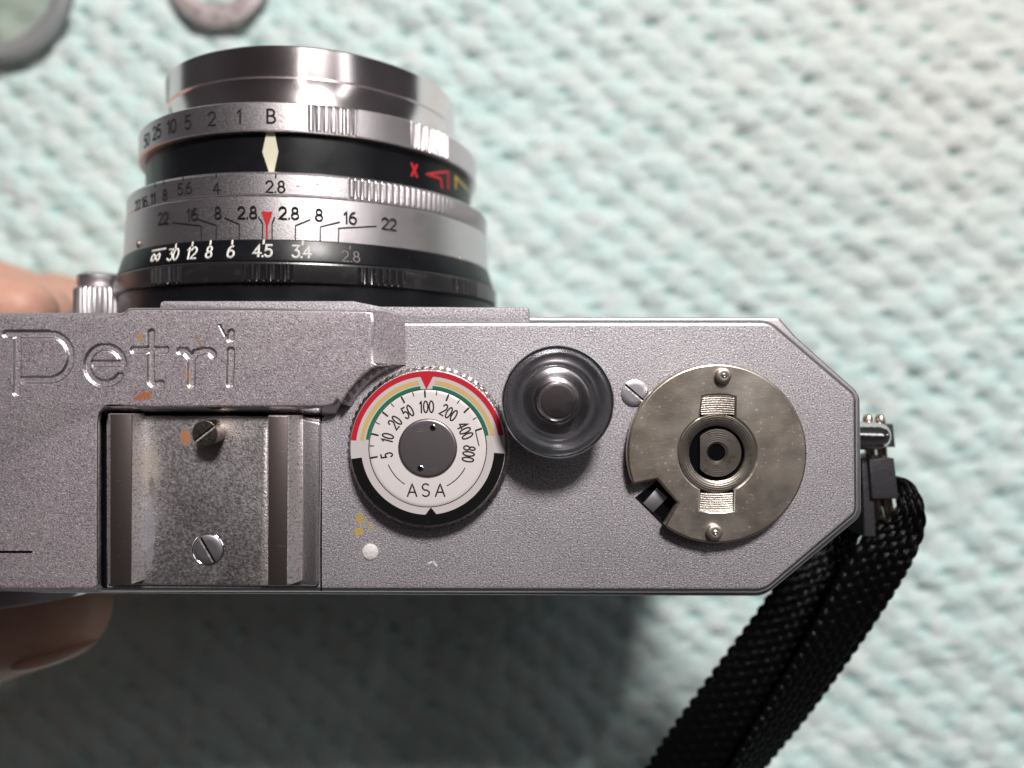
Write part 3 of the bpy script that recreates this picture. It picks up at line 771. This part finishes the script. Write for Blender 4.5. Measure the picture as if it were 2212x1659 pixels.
def cmap(th0, Y0, Rf, slope=0):
    def fn(u, v, h):
        Rr = Rf(Y0 + v) if callable(Rf) else Rf
        th = th0 + u / Rr; r = Rr + .001 + h
        return (XC + r * math.sin(th), Y0 + v, -HC + r * math.cos(th))
    return fn
def num(s, zx, zy, R, hpx, m, par, hw=.0115, xs=1.0, gap=.1, ridge=.006, name='numeral'):
    th, Y = LZ(zx, zy, R if not callable(R) else 2.86)
    size = hpx * .41504 * (D + HC - 2.7) / F
    return link(name, ribbon(text_paths(s, size, xs, gap), hw, ridge, cmap(th, Y, R)), m, par)
def line(pts, R, m, par, hw=.009, name='leader_line', ridge=.003):
    q = []
    Rr = R if not callable(R) else 2.85
    dense = []
    for (a, b) in zip(pts[:-1], pts[1:]):
        for k in range(5): dense.append((a[0] + (b[0] - a[0]) * k / 5, a[1] + (b[1] - a[1]) * k / 5))
    dense.append(pts[-1])
    for (zx, zy) in dense:
        th, Y = LZ(zx, zy, Rr); q.append((th * Rr, Y))
    return link(name, ribbon([q], hw, ridge, cmap(0, 0, R)), m, par)
for s_, x, y in (('B', 890, 475), ('1', 727, 476), ('2', 582, 488), ('5', 457, 507), ('10', 372, 528), ('25', 294, 558), ('50', 243, 600)):
    num(s_, x, y, RS, 70, M['engrave'], speed, .0145, name='numeral')
for s_, x, y in (('2.8', 912, 842), ('4', 607, 848), ('5.6', 440, 852), ('8', 338, 885), ('11', 276, 905), ('16', 232, 922), ('22', 196, 940)):
    num(s_, x, y, RA, 58, M['engrave'], ap, .0125)
for x, y in ((915, 785), (605, 784), (433, 800), (331, 821), (286, 832)):
    line([(x, y - 8), (x, y + 10)], RA, M['engrave'], ap, .009, 'tick')
for x, y in ((1030, 838), (1132, 830)): line([(x - 6, y), (x + 6, y)], RA, M['greypaint'], ap, .006, 'tick')
for s_, x, y in (('22', 328, 1005), ('16', 480, 985), ('8', 613, 976), ('2.8', 765, 975), ('2.8', 982, 978), ('8', 1140, 988), ('16', 1303, 1004), ('22', 1505, 1036)):
    num(s_, x, y, RD, 60, M['engrave'], ds_, .011)
for pts in (((378, 1027), (527, 1045), (527, 1120)), ((512, 1010), (605, 1042), (605, 1116)), ((650, 1003), (725, 1036), (725, 1113)), ((826, 1000), (846, 1032), (846, 1110)),
            ((908, 1002), (896, 1032), (896, 1112)), ((1093, 1012), (1018, 1043), (1016, 1117)), ((1247, 1025), (1147, 1050), (1146, 1126)), ((1437, 1047), (1243, 1057), (1240, 1134))):
    line(pts, RD, M['engrave'], ds_, .0075)
def patch(pts, R, m, par, name, off=.006, nsub=6):
    """polygon patch wrapped on the barrel, fan from its centroid"""
    q = []
    for a, b in zip(pts, pts[1:] + pts[:1]):
        for k in range(nsub): q.append((a[0] + (b[0] - a[0]) * k / nsub, a[1] + (b[1] - a[1]) * k / nsub))
    c = (sum(p[0] for p in q) / len(q), sum(p[1] for p in q) / len(q))
    bm = bmesh.new()
    def vv(p, o):
        th, Y = LZ(p[0], p[1], R); r = R + o
        return bm.verts.new((XC + r * math.sin(th), Y, -HC + r * math.cos(th)))
    o = [vv(p, off) for p in q]; lo = [vv(p, -.004) for p in q]; cc = vv(c, off); n = len(q)
    for i in range(n): bm.faces.new((o[i], o[(i + 1) % n], cc)); bm.faces.new((lo[i], lo[(i + 1) % n], o[(i + 1) % n], o[i]))
    bmesh.ops.recalc_face_normals(bm, faces=bm.faces[:])
    return link(name, bm, m, par)
patch([(868, 556), (908, 558), (929, 660), (906, 766), (880, 766), (846, 662)], RB, M['cream'], index_ring, 'diamond_index')
patch([(841, 970), (896, 972), (874, 1040), (873, 1112), (864, 1112), (862, 1040)], RD, M['redpaint'], ds_, 'red_index', .004)
focusR = rf_at
for s_, x, y, hh in (('I', 290, 1210, 56), ('30', 380, 1195, 60), ('12', 477, 1187, 60), ('8', 567, 1182, 60), ('6', 681, 1180, 60), ('4.5', 846, 1175, 62), ('3.4', 1050, 1180, 62)):
    num(s_, x, y, focusR, hh, M['whitepaint'], fsr, .0145, .95, .06, .010)
num('2.8', 1305, 1205, focusR, 56, M['greypaint'], fsr, .007, 1, .1, .003)
for x, y in ((390, 1147), (476, 1137), (570, 1130), (684, 1128), (848, 1126), (1052, 1132)):
    line([(x, y - 8), (x, y + 10)], focusR, M['whitepaint'], fsr, .014, 'tick', .008)
line([(268, 1175), (338, 1162)], focusR, M['whitepaint'], fsr, .014, 'tick', .008)
line([(1300, 1150), (1300, 1165)], focusR, M['greypaint'], fsr, .008, 'tick', .004)
# flash symbols on the black ring
RX = RB
num('X', 1636, 756, RX, 66, M['redpaint'], index_ring, .020, 1.0, .1, .006, 'letter')
line([(1780, 848), (1774, 800), (1697, 776), (1812, 764), (1812, 850)], RX, M['redpaint'], index_ring, .018, 'flash_symbol', .006)
line([(1852, 850), (1850, 790), (1938, 885)], RX, M['yellowpaint'], index_ring, .016, 'flash_symbol', .006)
num('M', 1944, 896, RX, 36, M['yellowpaint'], index_ring, .010, 1.0, .1, .006, 'letter')
# dark lever with toothed silver edge over the index ring
th, Y = LZ(1835, 905, RB + .1)
Y -= .07
lv = lathe([(RB + .0, Y - .12), (RB + .10, Y - .12), (RB + .11, Y - .08), (RB + .11, Y + .0), (RB + .08, Y + .03), (RB, Y + .03)], LC, 'Y', 30, arc=(th - .15, th + .13))
lever = link('sync_lever', lv, M['black'], cm)
for k in range(4):
    t2 = th - .09 + k * .055; r = RB + .11
    c = (XC + r * math.sin(t2), Y + .03, -HC + r * math.cos(t2))
    bb = bmesh.new(); bmesh.ops.create_uvsphere(bb, u_segments=12, v_segments=8, radius=.034)
    for v_ in bb.verts: v_.co = Vector((v_.co.x * 1.0, v_.co.y * 1.0, v_.co.z * 1.2)) + Vector(c)
    link('lever_tooth', bb, M['bright'], lever)
# grub slot and dot on the depth ring
for x, y in ((1875, 1222), (200, 1142)):
    t2, Y2 = LZ(x, y, RD); c = Vector((XC + RD * math.sin(t2), Y2, -HC + RD * math.cos(t2)))
    bb = bmesh.new(); bmesh.ops.create_uvsphere(bb, u_segments=16, v_segments=10, radius=.03)
    for v_ in bb.verts: v_.co = Vector((v_.co.x * .9, v_.co.y * 1.9, v_.co.z * .9)) + c
    link('grub_screw', bb, M['rustscrew'], ds_)

# front ribbed knob ------------------------------------------------------------
kc = (-6.0, 0, -1.85)
link('front_knob', lathe([(0, 1.62), (.26, 1.60), (.31, 1.56), (.315, 1.44), (.29, 1.40), (.33, 1.38), (.34, 1.35), (.34, .84)], kc, 'Y', 240, lambda th, r, h: .012 * math.sin(th * 30) if r > .335 else 0), M['barrel'], cm)
# eyepiece on the back
ec = (-6.75, 0, -1.22)
eye = link('viewfinder_eyepiece', lathe([(0, -2.58), (.9, -2.60), (1.0, -2.74), (1.2, -2.76), (1.27, -2.74), (1.30, -2.68), (1.30, -2.3)], ec, 'Y', 96), M['bright'], cm)
# strap lug
lc = P(1850, 941, -.9)
link('strap_lug', lathe([(0, .0), (.12, -.01), (.24, -.05), (.30, -.12), (.31, -.2), (.31, -.9)][::-1], (0, 0, 0), n=40), M['lug'], cm)
lug = C.objects['strap_lug']
for v_ in lug.data.vertices:
    x, y, z = v_.co; v_.co = (P(1919, 0, -.9).x + z, lc.y + y * .62, -.95 + x * .95)

# ================================================================ strap hardware and strap
stp = empty('camera_strap', P(1900, 1030, -1.3), 'black braided nylon strap with plastic lug protector hanging from the right end of the camera', 'strap')
zb = -.95
def pbox(x0, x1, y0, y1, z1, z0, m, name, bev=.02, skew=0):
    t = [P(x0, y0, z1), P(x1, y0 - 2, z1), P(x1 + skew, y1, z1), P(x0 + skew * .6, y1, z1)]
    return link(name, loft(t, [(p.x, p.y, z0) for p in t], bev, 3), m, stp)
pbox(1878, 1932, 992, 1078, zb, zb - .8, M['plastic'], 'lug_protector', .02, 10)
pbox(1862, 1884, 990, 1160, zb - .06, zb - .8, M['plastic'], 'protector_plate', .02, 9)
pbox(1895, 1930, 918, 966, zb - .22, zb - .75, M['plastic'], 'protector_tab', .02, 5)
wires = []
for dx in (0, 26):
    path = [P(1874 + dx, 936, -1.2), P(1874 + dx, 905, -1.1), P(1875 + dx, 905 - 2, -.98), P(1878 + dx, 935, -1.02), P(1880 + dx, 985, -1.1), P(1888 + dx, 1060, -1.12), P(1895 + dx, 1105, -1.1), P(1901 + dx, 1130, -1.15), P(1898 + dx, 1136, -1.35), P(1890 + dx, 1100, -1.55), P(1876 + dx, 960, -1.5)]
    # smooth the path
    for _ in range(2):
        q = [path[0]]
        for a, b in zip(path[:-1], path[1:]): q += [a.lerp(b, .25), a.lerp(b, .75)]
        path = q + [path[-1]]
    link('split_ring_wire', tube(path, .062, 12), M['wire'], stp)

def strap_strand(name, ctr, wid, roll, nrm_cols):
    """ctr: list of 3-D centres; wid: cm per centre; roll rad per centre. Woven ribbon with raised stitches, both faces."""
    # resample
    pts = [Vector(p) for p in ctr]
    def cr(t, arr):
        n = len(arr) - 1; t = min(max(t, 0), 1) * n; i = min(int(t), n - 1); f = t - i
        g = lambda k: arr[min(max(k, 0), n)]
        p0, p1, p2, p3 = g(i - 1), g(i), g(i + 1), g(i + 2)
        return .5 * ((2 * p1) + (p2 - p0) * f + (2 * p0 - 5 * p1 + 4 * p2 - p3) * f * f + (3 * p1 - p0 - 3 * p2 + p3) * f ** 3)
    N = 400; fine = [cr(i / N, pts) for i in range(N + 1)]
    L = [0]
    for a, b in zip(fine[:-1], fine[1:]): L.append(L[-1] + (b - a).length)
    tot = L[-1]; ns = int(tot / .022); nc = 56; v = []; f = []
    period = .19
    for i in range(ns + 1):
        s = tot * i / ns; t = np.interp(s, L, np.linspace(0, 1, N + 1))
        p = cr(t, pts); p2 = cr(min(t + .004, 1), pts); p1 = cr(max(t - .004, 0), pts); T = (p2 - p1).normalized()
        wdt = cr(t, wid); rl = cr(t, roll)
        S = T.cross(Vector((0, 0, 1))).normalized(); Nn = S.cross(T)
        S2 = S * math.cos(rl) + Nn * math.sin(rl); N2 = S2.cross(T)
        for face in (0, 1):
            for k in range(nc // 2 + 1):
                u = -1 + 2 * k / (nc // 2)
                col = (u + 1) / 2 * nrm_cols; ci = math.floor(min(col, nrm_cols - 1e-4)); fr_ = col - ci
                # plaited stitches: slanting lozenges, alternate columns lean opposite ways
                lean = (fr_ - .5) * (.55 if ci % 2 == 0 else -.55)
                ph = s / period + lean + (ci * .5)
                q = ph - math.floor(ph)
                bump = math.sin(math.pi * q) ** .6 * math.sin(math.pi * min(max(fr_, .02), .98)) ** .6
                edge = max(0, 1 - abs(u) ** 8)
                thick = (.04 + .05 * bump) * edge ** .5
                scal = 1 + .09 * abs(math.sin(math.pi * s / period)) ** .7 * (abs(u) ** 3)
                off = N2 * (thick if face == 0 else -thick)
                v.append(p + S2 * (u * wdt / 2 * scal) + off)
    row = 2 * (nc // 2 + 1); hh = nc // 2 + 1
    for i in range(ns):
        for face in (0, 1):
            for k in range(nc // 2):
                a = i * row + face * hh + k; b = a + 1; c = a + row; d = c + 1
                f.append((a, b, d, c) if face == 0 else (b, a, c, d))
    me = pydata(name, v, f); bb = bmesh.new(); bb.from_mesh(me); bpy.data.meshes.remove(me)
    bmesh.ops.remove_doubles(bb, verts=bb.verts[:], dist=1e-4); bmesh.ops.recalc_face_normals(bb, faces=bb.faces[:])
    return link(name, bb, M['nylon'], stp, angle=80)
A = [P(1915, 1048, -1.4), P(1948, 1056, -1.15), P(1966, 1092, -1.0), P(1950, 1142, -1.05), P(1896, 1220, -1.15), P(1808, 1372, -1.45), P(1704, 1530, -1.8), P(1612, 1660, -2.1), P(1500, 1830, -2.6), P(1360, 2080, -3.4)]
strap_strand('webbing', A, [.24, .30, .34, .56, .76, .84, .84, .80, .8, .8], [0, 0, 0, 0, 0, .3, .45, .6, .65, .7], 7)
B = [P(1890, 1055, -2.0), P(1845, 1110, -1.95), P(1800, 1180, -1.95), P(1750, 1270, -1.95), P(1692, 1378, -2.0), P(1610, 1520, -2.1), P(1530, 1655, -2.3), P(1420, 1830, -2.7), P(1270, 2080, -3.4)]
strap_strand('webbing', B, [.45, .5, .56, .85, 1.05, 1.3, 1.5, 1.5, 1.5], [0, 0, 0, 0, 0, 0, 0, 0, 0], 10)

# ================================================================ hand holding the camera
def capsule(bm, a, b, ra, rb, n=16):
    a, b = Vector(a), Vector(b); path = []; rad = []
    d = (b - a).normalized()
    for k in range(6): t = math.pi / 2 * (1 - k / 5); path.append(a - d * ra * math.sin(t)); rad.append(max(.01, ra * math.cos(t)))
    for k in range(1, 6): path.append(a.lerp(b, k / 6)); rad.append(ra + (rb - ra) * k / 6)
    for k in range(6): t = math.pi / 2 * k / 5; path.append(b + d * rb * math.sin(t)); rad.append(max(.01, rb * math.cos(t)))
    t_ = tube(path, rad, n); me = bpy.data.meshes.new('c'); t_.to_mesh(me); t_.free(); bm.from_mesh(me); bpy.data.meshes.remove(me)
hb_ = bmesh.new()
def chain(pts):
    for (a, ra), (b, rb) in zip(pts[:-1], pts[1:]): capsule(hb_, a, b, ra, rb)
chain([((-12.6, -.4, -2.8), 1.0), ((-11.4, 1.6, -2.8), .90), ((-9.6, 1.42, -3.0), .68), ((-7.95, 1.18, -3.1), .54)])
chain([((-12.8, -.4, -4.2), 1.0), ((-11.5, 1.7, -4.5), .90), ((-9.7, 1.45, -4.6), .72), ((-8.7, 1.28, -4.7), .60)])
chain([((-12.9, -.4, -5.7), 1.0), ((-11.6, 2.0, -6.0), .90), ((-9.9, 1.6, -6.1), .72), ((-9.0, 1.40, -6.1), .60)])
chain([((-12.8, -.4, -7.1), .95), ((-11.7, 1.7, -7.5), .78), ((-10.2, 1.8, -7.6), .70), ((-8.8, 1.52, -7.6), .60)])
for z in (-2.9, -4.2, -5.6, -6.9): chain([((-12.7, -.4, z), 1.05), ((-13.6, -3.6, z * .6 - 2), 1.35)])
chain([((-13.4, -3.7, -4.4), 1.6), ((-11.3, -4.5, -3.9), 1.15), ((-9.2, -4.15, -3.1), .95), ((-7.05, -3.50, -2.5), .80)])
chain([((-13.6, -3.4, -4.6), 1.9), ((-16.5, -7.0, -5.2), 2.2), ((-24, -13, -5.6), 2.8)])
me = bpy.data.meshes.new('hand'); hb_.to_mesh(me); hb_.free(); me.materials.append(M['skin'])
hand = bpy.data.objects.new('hand', me); C.objects.link(hand)
r_ = hand.modifiers.new('r', 'REMESH'); r_.mode = 'VOXEL'; r_.voxel_size = .11; r_.use_smooth_shade = True
s_ = hand.modifiers.new('s', 'SMOOTH'); s_.factor = .6; s_.iterations = 8
tag(hand, 'bare hand gripping the left end of the camera with thumb behind and fingers in front', 'hand')
nb = bmesh.new(); bmesh.ops.create_uvsphere(nb, u_segments=24, v_segments=14, radius=1)
for v_ in nb.verts:
    q = Vector((v_.co.x * .60, v_.co.y * .13, v_.co.z * .5)); v_.co = Matrix.Rotation(R_(15), 3, 'Z') @ q + Vector((-6.95, -4.10, -2.30))
nail = link('thumb_nail', nb, M['nail'], hand)

# ================================================================ small things on the towel
ZT = -8.75
fc_ = P(-4, -28, ZT); k_ = (D - ZT - .3) / F
fl = empty('lens_filter', fc_, 'round glass filter in a grey metal rim on the towel, top left corner', 'filter')
link('filter_rim', lathe([(133 * k_, 0), (133 * k_, .22), (138 * k_, .25), (160 * k_, .25), (166 * k_, .2), (166 * k_, 0)], fc_, n=96), M['filterrim'], fl)
gm = mat('yellowish_filter_glass', (.95, .97, .90), 0, .05); gm.node_tree.nodes['Principled BSDF'].inputs['Transmission Weight'].default_value = .9
gm.node_tree.nodes['Principled BSDF'].inputs['IOR'].default_value = 1.2
link('filter_glass', lathe([(0, .13), (134 * k_, .13), (134 * k_, .08), (0, .08)], fc_, n=64), gm, fl)
rcn = P(471, -50, ZT)
rg = link('metal_ring', lathe([(64 * k_, 0), (64 * k_, .10), (68 * k_, .13), (105 * k_, .13), (112 * k_, .09), (112 * k_, 0)], rcn, n=80), M['washer'])
tag(rg, 'flat pinkish grey metal ring lying on the towel behind the lens', 'ring')
